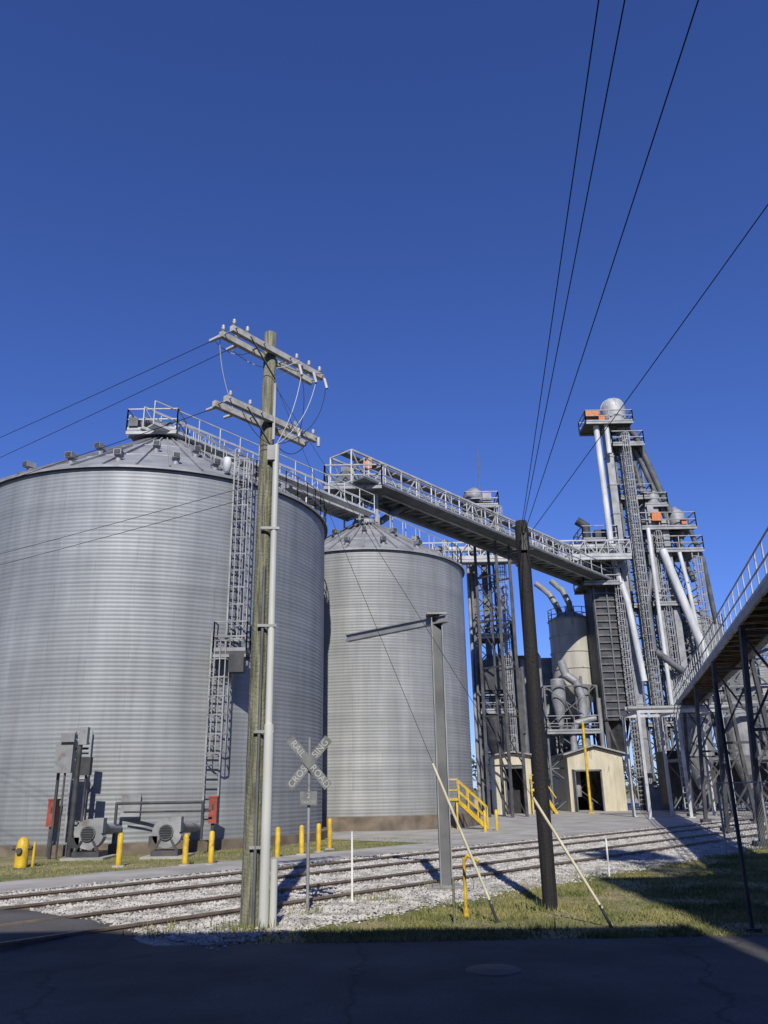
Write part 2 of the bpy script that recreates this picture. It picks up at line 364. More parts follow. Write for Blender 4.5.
ld.beam((x1+R*c,y1+R*s,13.4),(x1+(R+.2)*c-.5,y1+(R+.2)*s,13.4),.05); 
lamp=g('eave_floodlight',white); lamp.lathe(x1+(R+.2)*c-.6,y1+(R+.2)*s,[(.02,13.45),(.13,13.4),(.16,13.15),(.11,12.85),(.02,12.8)],14)
rr=g('roof_handrail',galv)
def onroof(deg,ff,off=0,B=B1,cap=.9):
    a=math.radians(deg); R=B[2]+(cap-B[2])*ff; return V((B[0]+R*math.cos(a),B[1]+R*math.sin(a),B[3]+(B[4]-B[3])*ff+off))
for dd in(-52,-48):
    rr.beam(onroof(dd,0,.9),onroof(dd,.95,.9),.04)
    for k in range(7): rr.beam(onroof(dd,k/6*.95),onroof(dd,k/6*.95,.9),.035)
rail(rr,[onroof(d,-.01,0) for d in range(-52,40,6)],1.0,.035,5)
dr=g('access_door',galv)
a=math.radians(-75); dr.beam((x1+(r1_+.04)*math.cos(a),y1+(r1_+.04)*math.sin(a),1.0),(x1+(r1_+.04)*math.cos(a),y1+(r1_+.04)*math.sin(a),1.7),.6,.06)
a=math.radians(-87.5); ladder(ld,x1+R*math.cos(a),y1+R*math.sin(a),.5,3.6,math.cos(a),math.sin(a),.04,cage=False)
g.done()
v2=[(d,.12) for d in(-150,-125,-100,-78,-55,-35,-10)]+[(d,.5) for d in(-120,-90,-60,-25)]
B2=(-1.05,43,5.3,12.95,15.8)
g=grain_bin(*B2,bin2m,v2,cap=.7,plinth=.6)
rr=g('roof_handrail',galv)
for dd in(-40,-34):
    rr.beam(onroof(dd,0,.9,B2,.7),onroof(dd,.95,.9,B2,.7),.05)
    for k in range(6): rr.beam(onroof(dd,k/5*.95,0,B2,.7),onroof(dd,k/5*.95,.9,B2,.7),.045)
rail(rr,[onroof(d,0,0,B2,.7) for d in range(-38,40,8)],1.0,.04,5)
rp=g('rusty_conduit',rustyd); a=math.radians(-150)
rp.cyl((B2[0]+5.36*math.cos(a),B2[1]+5.36*math.sin(a),.6),(B2[0]+5.36*math.cos(a),B2[1]+5.36*math.sin(a),12.9),.05,n=8)
g.done()
g=G('access_stairs',(3.4,37.8,0)); st=g('stringers',yellow); tr_=g('treads',steelD)
p0=V((3.1,37.9,1.15)); p1=V((4.25,37.4,.05))
for o in(V((0,-.35,0)),V((0,.35,0))):
    st.beam(p0+o,p1+o,.07,.16)
    for k in(.45,.9): st.beam(p0+o+V((0,0,k)),p1+o+V((0,0,k)),.05)
    for k in range(4): q=p0+(p1-p0)*(k/3)+o; st.beam(q,q+V((0,0,.9)),.05)
for k in range(6): q=p0+(p1-p0)*((k+.5)/6); tr_.box(q.x,q.y,q.z+.05,.2,.66,.04)
tr_.box(2.75,38.0,1.17,.66,.7,.06); rail(st,[(2.45,37.65,1.2),(3.08,37.65,1.2)],.9,.05); 
for xx in(2.5,3.0):
    for yy in(37.7,38.3): st.beam((xx,yy,0),(xx,yy,1.14),.07)
g.done()
# ------------------------------------------------------------ roof conveyor between bins
g=G('roof_conveyor',(-5,38,17)); st=g('truss',galvL); dk=g('walkway',galv); cv=g('conveyor_housing',galv)
a=V((-10.9,32.1,16.8)); b2=V((-1.6,42.4,16.1))
truss(st,dk,a,b2,1.2,1.0,16,.06,roofed=False)
d=(b2-a).normalized(); sd=d.cross(V((0,0,1))).normalized()
cv.beam(a+V((0,0,.35))+sd*-.2,b2+V((0,0,.35))+sd*-.2,.5,.45)
st.beam(a+sd*1.2+V((0,0,-.1)),b2+sd*1.2+V((0,0,-.1)),.45,.08)
rail(st,[a+sd*1.45+V((0,0,-.1)),b2+sd*1.45+V((0,0,-.1))],1.1,.045,1.1)
for ff in(.1,.16,.98): 
    q=a+(b2-a)*ff; st.beam(q+sd*.6,q+sd*.6-V((0,0,.8)),.1); st.beam(q-sd*.6,q-sd*.6-V((0,0,.8)),.1)
platform(st,dk,-10.1,32.7,16.7,2.2,1.8,.05,1.0)
mo=g('drive_motor',steelM); mo.cyl((-10.6,32.3,17.4),(-10.0,32.6,17.4),.22); mo.box(-9.8,33.1,17.3,.5,.5,.6); mo.box(-10.9,31.9,17.1,.4,.4,.4)
for ff in(.42,.57,.7): 
    q=a+(b2-a)*ff; z=13.2
    st.beam(q+sd*.5,V((q.x,q.y,z))+sd*.5,.08); st.beam(q-sd*.5,V((q.x,q.y,z))-sd*.5,.08)
g.done()
# ------------------------------------------------------------ main conveyor gantry
g=G('conveyor_gantry',(8,54,18)); st=g('truss',galvL); dk=g('walkway',steelM); cv=g('conveyor_housing',galv); rl=g('handrails',galv)
a=V((-2.4,41.9,17.9)); b2=V((18.4,64.2,16.8))
truss(st,dk,a,b2,1.7,1.9,22,.11)
d=(b2-a).normalized(); sd=d.cross(V((0,0,1))).normalized()
cv.beam(a+V((0,0,.5)),b2+V((0,0,.5)),.8,.6); 
dk.beam(a+V((0,0,2.0)),b2+V((0,0,2.0)),.5,.07)
dk.beam(a+V((0,0,-.25))-sd*.3,b2+V((0,0,-.25))-sd*.3,.3,.25)
dk.beam(a+sd*1.4+V((0,0,-.05)),b2+sd*1.4+V((0,0,-.05)),.9,.08)
rail(rl,[a+sd*1.85,b2+sd*1.85],1.1,.06,1.5)
platform(rl,dk,-1.7,42.8,17.7,3.2,2.6,.07,1.2)
lattice(rl,-1.0,43.2,15.9,17.6,1.2,1.2,1,.12)
om=g('drive_motor',orange); om.box(-.9,42.5,19.4,.5,.35,.65); 
dk.box(-2.0,42.6,18.6,.8,.8,1.1)
dk.cyl((-1.5,42.9,17.7),(-1.05,43,16.0),.22)
dk.cyl((1.1,45.2,17.7),(-.5,43.4,16.0),.2)
tl=g('trestle',steelD)
for ff in(.44,.49):
    q=a+(b2-a)*ff
    for sg in(-1,1): tl.beam(q+sd*sg*.85,V(((q+sd*sg*.85).x,(q+sd*sg*.85).y,0)),.18)
    for z in(3,6,9,12,15): tl.beam(V((q.x,q.y,z))+sd*.85,V((q.x,q.y,z))-sd*.85,.1); tl.beam(V((q.x,q.y,z-3))+sd*.85,V((q.x,q.y,z))-sd*.85,.07)
g.done()
g=G('transfer_bridge',(9,60,18)); st=g('truss',galvL); dk=g('walkway',galvL)
truss(st,dk,(2.6,58.5,18.0),(19.0,60.5,18.6),1.6,1.2,18,.1)
st.beam((2.6,57.6,17.7),(19,59.6,18.3),.3,.2)
st.cyl((4,58.2,18.8),(18,60,19.4),.25,n=8)
g.done()
def leg(g,x,y,z1,cw=.5,gap=.5,head=1.6,m='leg_casing',mm=steelM,dx=1):
    cs=g(m,mm)
    for sg in(-1,1): cs.box(x+sg*gap*dx,y+(1-dx)*sg*gap,z1/2,cw,cw*1.1,z1)
    z=2.5
    while z<z1:
        for sg in(-1,1): cs.box(x+sg*gap*dx,y+(1-dx)*sg*gap,z,cw+.1,cw*1.1+.1,.09)
        z+=2.5
    cs.box(x,y,.8,gap*2+cw+.2,cw*1.3,1.6)
g=G('bucket_elevator',(7.5,61,0)); 
leg(g,7.3,61,23.4,.42,.5,mm=steelM); lt=g('tower_frame',steelM); lattice(lt,7.7,61.2,0,22.8,2.0,1.9,11,.11)
dk=g('platforms',steelD); rl=g('handrails',galv)
platform(rl,dk,7.8,61,22.9,2.6,2.4,.08); platform(rl,dk,7.8,61,20.6,2.3,2.3,.08); platform(rl,dk,8.2,61,12.5,2.4,2.3,.07); platform(rl,dk,8.0,61,7.0,2.4,2.3,.07)
hd=g('head',galv); hd.lathe(7.3,61,[(.7,23.4),(.75,24.1),(.6,24.5),(.3,24.75),(.01,24.8)],18); hd.box(8.3,60.8,23.8,.7,.7,.8)
hd.cyl((7.6,60.2,23.7),(6.5,59.6,23.7),.2)
lt.cyl((7.9,61.5,22.5),(7.9,61.5,28.6),.05,n=6)
ladder(rl,9.0,60.0,.3,22.8,0,-1,.05)
pc=g('spout',galv)
pc.pipe([(7.2,60.4,23.2),(6.7,60.2,22.0),(6.9,59.5,18.8)],.2); pc.pipe([(8.4,60.5,23),(9.4,60.6,20.5),(10.7,62,18.5)],.2)
for xx in(6.5,9.1,9.8): pc.cyl((xx,60.8,0),(xx,60.8,19.0 if xx<9 else 16.5),.13,n=8)
for xx,zt in((9.9,14),(10.3,11.0)): lt.cyl((xx,62,0),(xx,62,zt),.22,n=10)
bx_=g('surge_box',steelD); bx_.box(7.9,60.2,9.6,1.8,1.2,2.2); bx_.lathe(8.0,60.2,[(.2,3.2),(1.0,5.2),(1.0,6.6)],16); bx_.box(9.6,62.3,8.0,1.4,1.2,5.0); bx_.box(8.6,62.6,3.8,2.0,1.0,3.0)
g.done()
TX,TY=19.8,63
g=G('elevator_tower',(TX,TY,0))
lt=g('tower_frame',steelM); lattice(lt,TX+.7,TY,0,29.3,2.1,2.1,16,.13)
leg(g,TX-.4,TY-1.5,30.6,.58,.6,mm=galv)
wp=g('white_downspout',white)
hd=g('head',galvL)
hd.ellip((TX-.2,TY-1.5,31.9),1.0,20); hd.lathe(TX-.2,TY-1.5,[(.9,30.2),(.97,30.8),(1.0,31.9)],20); 
for k in range(8):
    an=k*math.pi/4; pr=V((math.cos(an),math.sin(an),0)); c0=V((TX-.2,TY-1.5,31.9))
    for j in range(6): 
        t0=j*math.pi/12; t1=(j+1)*math.pi/12
        hd.beam(c0+pr*1.02*math.cos(t0)+V((0,0,1.02*math.sin(t0))),c0+pr*1.02*math.cos(t1)+V((0,0,1.02*math.sin(t1))),.05,.05)
hc=g('head_cap_base',steelM); hc.box(TX-.2,TY-1.5,30.5,1.7,1.2,.8)
dk=g('platforms',steelD); rl=g('handrails',galv)
platform(rl,dk,TX-1.0,TY-1.6,30.2,3.9,2.4,.07,1.0); platform(rl,dk,TX+.5,TY-1.2,28.4,2.6,2.2,.07)
mo=g('drive_motor',orange); mo.box(TX-2.2,TY-2.0,31.2,1.2,.7,.5); mo.box(TX-1.5,TY-2.2,30.8,.5,.5,.5)
wp.cyl((TX-2.0,TY-2.2,30.1),(TX-1.85,TY-2.2,18.5),.24,n=12); wp.cyl((TX-1.2,TY-2.4,30.1),(TX-1.2,TY-2.4,27.5),.2,n=12)
wp.pipe([(TX-1.85,TY-2.2,18.5),(TX-1.2,TY-2.6,15),(TX-.7,TY-2.7,9)],.24)
wp.cyl((TX+1.15,TY-2.4,21),(TX+1.2,TY-2.4,7),.16,n=10)
ladder(rl,TX+.3,TY-2.0,.3,29.8,0,-1,.06,w=.6)
ladder(rl,TX+2.1,TY-1.4,.3,21,0,-1,.055)
for z in(6,10.5,15,19.5,24): platform(rl,dk,TX+.9,TY-.3,z,2.6,2.2,.065)
dp=g('steel_downspout',steelM)
dp.pipe([(TX+.6,TY-1.7,30.2),(TX+1.4,TY-1.6,29.4),(TX+3.6,TY-1,22.8)],.26); dp.pipe([(TX+.9,TY-1.2,29.0),(TX+1.8,TY-1.2,27),(TX+4.9,TY-.6,17)],.22)
dp.pipe([(TX+1,TY-1,29),(TX+1.6,TY-1,24),(TX+2.2,TY-1,12)],.2)
g.done()
RX,RY=22.5,62.5
g=G('distributor_tower',(RX,RY,0)); lt=g('tower_frame',steelM); lattice(lt,RX,RY+.5,0,21.0,2.8,2.4,11,.13)
dk=g('platforms',steelD); rl=g('handrails',galv)
platform(rl,dk,RX+.3,RY,21.2,4.4,3.0,.07,1.2); platform(rl,dk,RX+.9,RY,19.3,3.8,3.0,.07,1.1); platform(rl,dk,RX-.3,RY,23.3,1.9,2.0,.07,1.0); platform(rl,dk,RX,RY,15.0,3.6,3.0,.065)
cs=g('distributor_housing',galv); cs.box(RX-.7,RY-.3,22.4,1.1,1.1,2.0); cs.lathe(RX+1.5,RY,[(.1,20.3),(.7,21.6),(.7,22.8),(.1,23.4)],16); cs.box(RX-.9,RY-.9,11.5,.5,.55,23.5); cs.box(RX+.1,RY-.9,11.5,.5,.55,21)
mo=g('drive_motor',orange); mo.box(RX-.6,RY-1.3,22.1,.75,.5,.7); mo.box(RX+1.6,RY-1.2,21.7,.4,.4,.45)
hd=g('head',galv); hd.lathe(RX-.4,RY-.4,[(.6,23.5),(.65,24.2),(.4,24.6),(.01,24.7)],16)
wp=g('white_downspout',white); wp.pipe([(RX-.6,RY-1.8,19.2),(RX-.3,RY-1.9,17.9),(RX+2.0,RY-1.9,9.2)],.32,12); wp.pipe([(RX+.7,RY-1.8,19),(RX+1.0,RY-1.8,16.5),(RX+1.5,RY-1.8,9)],.16)
dp=g('steel_downspout',steelM); dp.pipe([(RX+2,RY-1.3,21),(RX+2.8,RY-1.0,18.5),(RX+3.5,RY,13.6)],.2); dp.pipe([(RX-2.2,RY-2.0,11.2),(RX+2.0,RY-2.0,7.8),(RX+4.0,RY-2,7)],.26)
dp.pipe([(RX-1.5,RY-1.5,18),(RX-2.3,RY-2.0,15),(RX-2.3,RY-2.0,11.2)],.2)
ladder(rl,RX+2.0,RY-1.6,.3,19,0,-1,.055)
g.done()
g=G('grain_dryer',(17.1,62.6,0)); bd=g('dryer_body',steelD); lv=g('louvres',steelM)
DX,DY=17.25,62.6
bd.box(DX,DY,13.2,2.2,2.6,13.8)
for z in np.arange(6.6,20.0,.55): lv.box(DX,DY-1.36,z,2.0,.12,.1)
for xx in(-1.0,0,1.0): lv.box(DX+xx,DY-1.42,13.2,.1,.1,13.6)
for sx_ in(-1.0,1.0):
    for sy_ in(-1.2,1.2): bd.box(DX+sx_,DY+sy_,3.1,.25,.25,6.2)
bd.lathe(DX,DY,[(.5,3.8),(1.1,6.3)],4,False); bd.beam((DX-1.0,DY-1.2,0),(DX+1.0,DY-1.2,6.2),.15); bd.beam((DX+1.0,DY-1.25,0),(DX-1.0,DY-1.25,6.2),.15)
rl=g('handrails',galv); platform(rl,bd,DX,DY,20.3,2.8,3.0,.07); platform(rl,bd,DX-.4,DY-.6,16.6,3.0,3.2,.07)
ladder(rl,DX+.9,DY-1.55,.3,20.3,0,-1,.05)
ex=g('exhaust_stacks',steelD); ex.pipe([(DX-.7,DY,20),(DX-.7,DY,21.9),(DX-1.4,DY,22.4)],.35,12); ex.box(DX+.4,DY,20.9,1.0,1.0,1.1)
g.done()
def hopper(name,x,y,r,z0,z1,zc,zl,m,corr=False,legs=6):
    g=G(name,(x,y,0)); w=g('tank_wall',m)
    if corr: bin_wall(w,x,y,r,z0,z1,.2,.008,64)
    else:
        w.lathe(x,y,[(r,z0),(r,z1)],36)
        rb=g('bands',m)
        for z in np.arange(z0,z1+.1,(z1-z0)/4): rb.lathe(x,y,[(r+.01,z-.06),(r+.06,z-.05),(r+.06,z+.05),(r+.01,z+.06)],36,False)
    ro=g('tank_roof',roofm); ro.lathe(x,y,[(r+.08,z1-.05),(r+.08,z1+.03),(.25,zc),(.25,zc+.4),(.01,zc+.45)],36,False)
    h=g('hopper_cone',galv if corr else m); h.lathe(x,y,[(r+.02,z0),(.3,zl),(.3,zl-.5)],32,False)
    l=g('legs',steelM)
    for i in range(legs):
        a=2*math.pi*(i+.5)/legs; b3=2*math.pi*(i+1.5)/legs
        p=(x+(r+.05)*math.cos(a),y+(r+.05)*math.sin(a)); q=(x+(r+.05)*math.cos(b3),y+(r+.05)*math.sin(b3))
        l.beam((*p,0),(*p,z0+.6),.18); l.beam((*p,z0*.5),(*q,z0*.5),.1); l.beam((*p,.2),(*q,z0*.5),.08); l.beam((*q,z0*.5),(*p,z0-.2),.08)
    rl=g('handrails',galv)
    k=16
    for i in range(k):
        a=2*math.pi*i/k;b3=2*math.pi*(i+1)/k
        rail(rl,[(x+r*math.cos(a),y+r*math.sin(a),z1),(x+r*math.cos(b3),y+r*math.sin(b3),z1)],.9,.05,9)
    return g
hopper('hopper_tank',15.2,65.5,1.75,9.3,14.6,15.5,6.3,beigeS).done()
g=hopper('hopper_silo',25.3,65.5,2.3,9.2,13.9,15.6,6.0,bin2m,True,8)
h=g('peak_equipment',galv); h.box(25.3,65.5,16.2,.8,.8,.7); h.cyl((25.0,65.5,16.2),(24.0,64.5,18.5),.2)
g.done()
hopper('hopper_silo',33.0,60,3.0,6.5,10.5,12.3,3.2,bin2m,True,8).done()
hopper('hopper_silo',31.5,70,2.6,6.5,11.0,12.5,3.0,bin2m,True,8).done()
g=G('dust_cyclone',(13.4,63,0)); cy=g('cyclone_body',galv)
for xx,zz in((13.2,8.0),(15.0,7.4)):
    cy.lathe(xx,63,[(.01,zz+1.6),(.5,zz+1.6),(.55,zz+1.5),(.55,zz),(.16,zz-2.2),(.16,zz-3.2)],20,False)
cy.pipe([(14.9,62.6,3.5),(14.9,62.6,8.2),(14.6,62.7,9.3),(13.9,62.9,9.9),(13.6,63,11.0)],.34,12)
du=g('duct',galv); du.pipe([(11.9,63.6,.5),(11.9,63.6,11.4),(11.6,63.8,12.1),(11.2,64,12.4)],.28,12)
du.pipe([(13.9,62.3,1),(13.9,62.3,5.5),(14.2,62.2,6.2),(15.7,62.2,6.6)],.26,12)
du.pipe([(16.0,62.0,1),(16.0,62.0,8)],.18,12)
wd=g('gooseneck',galv); 
wd.pipe([(12.6,65.5,17.9),(13.2,65.5,17.4),(13.6,65,16.8),(14.0,64.8,15.9),(14.5,65.2,14.9)],.25,12); wd.pipe([(13.9,65.5,18.1),(14.3,65.5,17.7),(14.7,65,17.1),(15.1,64.8,16.0),(15.3,65.2,15.2)],.25,12)
fr=g('support_frame',steelM); lattice(fr,14,63.4,0,9,4.0,2.2,3,.11)
rl=g('handrails',galv); platform(rl,fr,14,63.2,5.6,4.2,2.6,.05)
g.done()
g=G('process_building',(10.4,70,0)); w=g('walls',siding); w.box(10.4,71,6.0,3.6,6,12.0)
rb=g('siding_ribs',siding)
for xx in np.arange(8.7,12.2,.28): rb.box(xx,67.96,6.0,.09,.07,11.9)
ro=g('roof',steelD); ro.box(10.4,71,12.12,3.9,6.4,.22)
w2=g('annex_walls',galv); w2.box(14.0,68.6,6.0,2.6,1.6,12.0)
for xx in np.arange(12.8,15.3,.22): w2.box(xx,67.77,6.0,.07,.06,11.9)
dk=g('dark_doors',darkm); dk.box(13.4,67.7,2.0,1.4,.05,4); dk.box(10.3,67.9,9.5,1.3,.08,1.1); dk.box(10.3,67.9,6.6,1.3,.08,.9)
g.done()
def shed(x,y,wx,dy,eave,ridge,doorw,doorh,doorx):
    g=G('truck_shed',(x,y,0)); w=g('walls',beige); a=wx/2
    l=x-a; r=x+a; d0=doorx-doorw/2; d1=doorx+doorw/2
    w.box((l+d0)/2,y,eave/2,d0-l,.15,eave); w.box((d1+r)/2,y,eave/2,r-d1,.15,eave)
    w.box(doorx,y,(doorh+eave)/2,doorw,.15,eave-doorh)
    w.add([(l,y-.075,eave),(r,y-.075,eave),(x,y-.075,ridge),(l,y+.075,eave),(r,y+.075,eave),(x,y+.075,ridge)],[(0,1,2),(3,5,4)])
    w.box(l+.07,y+dy/2+.08,eave/2,.14,dy,eave); w.box(r-.07,y+dy/2+.08,eave/2,.14,dy,eave); 
    w.box(x,y+dy+.2,eave/2,wx-.3,.14,eave)
    ro=g('roof',galv)
    for sg in(-1,1):
        p=V((x,y-.4,ridge+.08)); q=V((x+sg*(a+.3),y-.4,eave-.05)); dd=V((0,dy+.8,0)); n=V((0,0,.1))
        ro.add([p,q,q+dd,p+dd,p+n,q+n,q+dd+n,p+dd+n],[(0,1,2,3),(7,6,5,4),(0,4,5,1),(1,5,6,2),(2,6,7,3),(3,7,4,0)])
    dk=g('dark_interior_panel',darkm); dk.box(doorx,y+dy-.5,eave/2-.2,doorw*1.1,.1,eave-.5)  # upright black panel behind the doorway, stands in for interior shade
    tr=g('door_trim',steelM)
    for xx in(d0,d1): tr.box(xx,y-.1,doorh/2,.12,.06,doorh)
    tr.box(doorx,y-.1,doorh,doorw+.12,.06,.12)
    rb=g('siding_battens',beige)
    xx=l+.2
    while xx<r:
        if not(d0-.1<xx<d1+.1): rb.box(xx,y-.09,eave/2,.05,.03,eave-.02)
        xx+=.35
    return g
shed(15.0,61.0,4.0,6,3.9,4.4,1.9,2.8,14.4).done()
shed(8.5,57.5,2.5,2.2,3.8,3.9,1.3,3.0,8.6).done()
g=G('yellow_pipe_post',(13.6,57,0)); p=g('post',yellow); p.cyl((13.45,57,0),(13.45,57,5.9),.09); p.box(13.45,57,.04,.4,.4,.08); g.done()
g=G('loading_steps',(10.6,57,0)); p=g('frame',yellow)
p.beam((10.2,57,1.6),(11.2,57,0),.1,.2); p.beam((10.2,57.6,1.6),(11.2,57.6,0),.1,.2); rail(p,[(9.6,57,1.5),(10.2,57,1.5)],1,.07); p.box(9.9,57.3,1.5,.7,.7,.08); p.beam((10.2,57,2.6),(11.2,57,1.0),.07)
for xx in(9.6,10.2): p.beam((xx,57,0),(xx,57,1.5),.08); p.beam((xx,57.6,0),(xx,57.6,1.5),.08)
for k in range(5): p.box(10.3+k*.2,57.3,1.4-k*.3,.2,.6,.04)
g.done()
def frame(name,xs,ys,zs,s,m,brace=True):
    g=G(name,(xs[0],ys[0],0)); b_=g('columns',m); c_=g('beams',m)
    for x in xs:
        for y in ys: b_.box(x,y,zs[-1]/2,s,s,zs[-1]); b_.box(x,y,.03,s*2.2,s*2.2,.06)
    for z in zs:
        for y in ys: c_.beam((xs[0],y,z),(xs[-1],y,z),s*.8,s)
        for x in xs: c_.beam((x,ys[0],z-.01),(x,ys[-1],z-.01),s*.75,s*.9)
    if brace:
        for y in ys:
            for i in range(len(xs)-1):
                if i%2==0:
                    zp=0
                    for z in zs: c_.beam((xs[i],y+.02,zp),(xs[i+1],y+.02,z),s*.4); c_.beam((xs[i+1],y-.03,zp),(xs[i],y-.03,z),s*.4); zp=z
    return g
g=frame('pipe_rack',[14.0,16.2,18.6],[46,49],[5.6],.16,galvL,False)
c=g('pipes',galv); c.cyl((13.6,46.6,5.85),(19.5,46.6,5.85),.12); c.cyl((13.6,47.2,5.85),(19.5,47.2,5.85),.15)
g.done()
g=frame('support_frame',[18.5,21,23.5,26,28.5],[52,56],[3.2,6.4],.2,steelM)
c=g('bins',galv)
for xx in(20,23,26): c.lathe(xx,54,[(.25,1.4),(1.0,3.4),(1.0,5.8),(.2,6.4)],20,False)
rl=g('handrails',galv); rail(rl,[(18.5,52,6.5),(28.5,52,6.5)],1.1,.05); ladder(rl,18.2,51.8,.2,6.5,0,-1,.05)
bx_=g('dark_hopper_cars',steelD); bx_.box(21.5,57.5,2.2,5.5,2.0,3.4); bx_.box(27,57.5,2.0,3.5,2.0,3.0)
g.done()
g=frame('support_frame',[19.5,22,24.5,27,30],[41,44.5],[2.8,5.2],.14,steelM)
c=g('hoppers',beigeS); 
for xx in(23.2,25.8): c.lathe(xx,42.8,[(.2,1.2),(.95,2.6),(.95,4.4),(.9,4.5)],4,False)
pp=g('pipes',galv); pp.pipe([(19.7,40.7,.3),(19.7,40.7,4),(21,40.7,4.6),(30,40.7,4.6)],.1); pp.pipe([(21.5,40.6,.3),(21.5,40.6,3.4),(30,40.6,3.4)],.08)
g.done()
g=frame('support_frame',[27,31,35],[64,68],[4,8,12],.25,steelM); g.done()
# chain-link fence on the right, this side of the tracks' far yard
g=G('chain_link_fence',(12,22,0)); p=g('posts',galv); m_=g('mesh',galv)
f0=V((8.6,22.2,0)); f1=V((17.0,28.5,0)); nn=5
for i in range(nn+1): q=f0+(f1-f0)*(i/nn); p.cyl(q,q+V((0,0,1.75)),.03,n=6)
p.cyl(f0+V((0,0,1.73)),f1+V((0,0,1.73)),.02,n=6)
L_=(f1-f0).length; dd=(f1-f0).normalized(); st_=.13; u=-1.7
while u<L_:
    for sg in(1,-1):
        a0,a1=u,u+1.7; z0,z1=(0,1.7) if sg>0 else (1.7,0)
        if a0<0: z0=z0+(z1-z0)*(0-a0)/1.7; a0=0
        if a1>L_: z1=z0+(z1-z0)*(L_-a0)/(a1-a0); a1=L_
        if a1>a0+.01: m_.beam(f0+dd*a0+V((0,0,z0)),f0+dd*a1+V((0,0,z1)),.004)
    u+=st_
g.done()
# ------------------------------------------------------------ near gantry on right
g=G('overhead_conveyor',(11,26,0)); st=g('truss',galv); dk=g('deck',rustyd); rl=g('handrails',galvL)
a=V((6.6,6.0,6.35)); b2=V((20.0,55.0,6.6))
d=(b2-a).normalized(); sd=d.cross(V((0,0,1))).normalized()
n=44
for sg in(-1,1):
    st.beam(a+sd*sg*.7,b2+sd*sg*.7,.09,.22)
    rail(rl,[a+sd*sg*.7+V((0,0,.12)),b2+sd*sg*.7+V((0,0,.12))],1.0,.035,1.15)
for i in range(n+1):
    p=a+(b2-a)*(i/n); dk.beam(p-sd*.7-V((0,0,.08)),p+sd*.7-V((0,0,.08)),.08,.14)
    if i<n:
        q=a+(b2-a)*((i+1)/n); dk.beam(p-sd*.65-V((0,0,.1)),q+sd*.65-V((0,0,.1)),.05)
dk.beam(a+V((0,0,.06))-sd*.3,b2+V((0,0,.06))-sd*.3,.8,.05)
cv=g('conveyor_trough',steelM); cv.beam(a+V((0,0,.25))+sd*.35,b2+V((0,0,.25))+sd*.35,.5,.4); cv.cyl(a+V((0,0,-.3))+sd*.3,b2+V((0,0,-.3))+sd*.3,.09,n=8)
lg=g('trestle_legs',steelD)
for yy in(24.2,32,40,48,10):
    f=(yy-6)/49; p=a+(b2-a)*f
    for sg in(-1,1):
        q=p+sd*sg*(.7); e=p+sd*sg*1.1; lg.beam(q-V((0,0,.15)),(e.x,e.y,0),.15); lg.box(e.x,e.y,.08,.4,.4,.16)
    for z0,z1 in((.3,3.2),(3.2,6.0)):
        l=lambda z,sg:V(((p+sd*sg*(1.1-.4*z/6.4)).x,(p+sd*sg*(1.1-.4*z/6.4)).y,z))
        lg.beam(l(z0,-1),l(z1,1),.07); lg.beam(l(z0,1),l(z1,-1),.07); lg.beam(l(z1,-1),l(z1,1),.09)
g.done()
g=G('steel_post',(4.4,10.9,0)); p=g('post',steelD); p.cyl((4.4,10.9,0),(4.4,10.9,3.0),.028,n=8); p.box(4.4,10.9,.02,.16,.16,.04); g.done()
# ------------------------------------------------------------ utility pole
PX,PY=-1.86,11.75
g=G('utility_pole',(PX,PY,0)); w=g('pole_shaft',wood); 
prof=[(.14,0),(.135,2),(.125,4),(.115,6.5),(.10,9.0),(.0,9.03)]; w.lathe(PX,PY,prof,18)
cr=g('crossarms',mat('grey_crossarm',(.5,.49,.46),(.32,.31,.28),.8,0,8)); hw=g('hardware',galv); ins=g('insulators',insul)
A=V((.62,.785,0)); Bp=V((.785,-.62,0))
def arm(z,off,l0,l1):
    c=V((PX,PY,z))
    for o in(-1,1): cr.beam(c+A*l0+Bp*o*off,c+A*l1+Bp*o*off,.08,.1)
    for l in(l0+.05,l1-.05,-.3,.3): hw.cyl(c+A*l-Bp*(off+.08),c+A*l+Bp*(off+.08),.012,n=6)
    return c
def insl(c,h=.14,r=.038):
    x,y,z=c; ins.lathe(x,y,[(.012,z),(.015,z+h*.3),(r,z+h*.35),(r*.5,z+h*.5),(r*.95,z+h*.6),(r*.45,z+h*.75),(r*.8,z+h*.85),(.01,z+h)],10)
c1=arm(8.6,.13,-.95,1.15); c3=arm(7.35,.13,-1.0,1.0)
for l in(-.9,-.62,.5,.8,1.07):
    for o in(-.13,.13): insl(c1+A*l+Bp*o+V((0,0,.05)))
for l in(-.9,-.5,.5,.93): insl(c3+A*l+Bp*.13+V((0,0,.05)),.12,.035)
for c in(c1,c3):
    for sg in(-1,1): hw.beam(c+A*sg*.6+Bp*.18,c+Bp*.14-V((0,0,.5)),.03,.008)
for l in(.45,.8,1.07):
    q=c1+A*l+Bp*.25-V((0,0,.1)); ins.cyl(q,q+V((.05,-.06,-.22)),.025,n=8); hw.cyl(q,c1+A*l+Bp*.13,.01,n=6)
for l in(-.9,-.55):
    q=c1+A*l-Bp*.17; e=q+V((-.2,.1,-.03)); ins.cyl(q,e,.035,.03,n=8)
    q=c3+A*l-Bp*.17; e=q+V((-.18,.08,-.02)); ins.cyl(q,e,.03,.025,n=8)
for l in(.5,.97): q=c3+A*l+Bp*.22; ins.cyl(q,q+V((0,0,-.16)),.03,n=8)
hw.beam((PX+.12,PY-.1,8.0),(PX+.12,PY-.1,7.0),.04); hw.box(PX+.1,PY-.13,6.75,.12,.1,.25)
cd=g('conduits',conduit); 
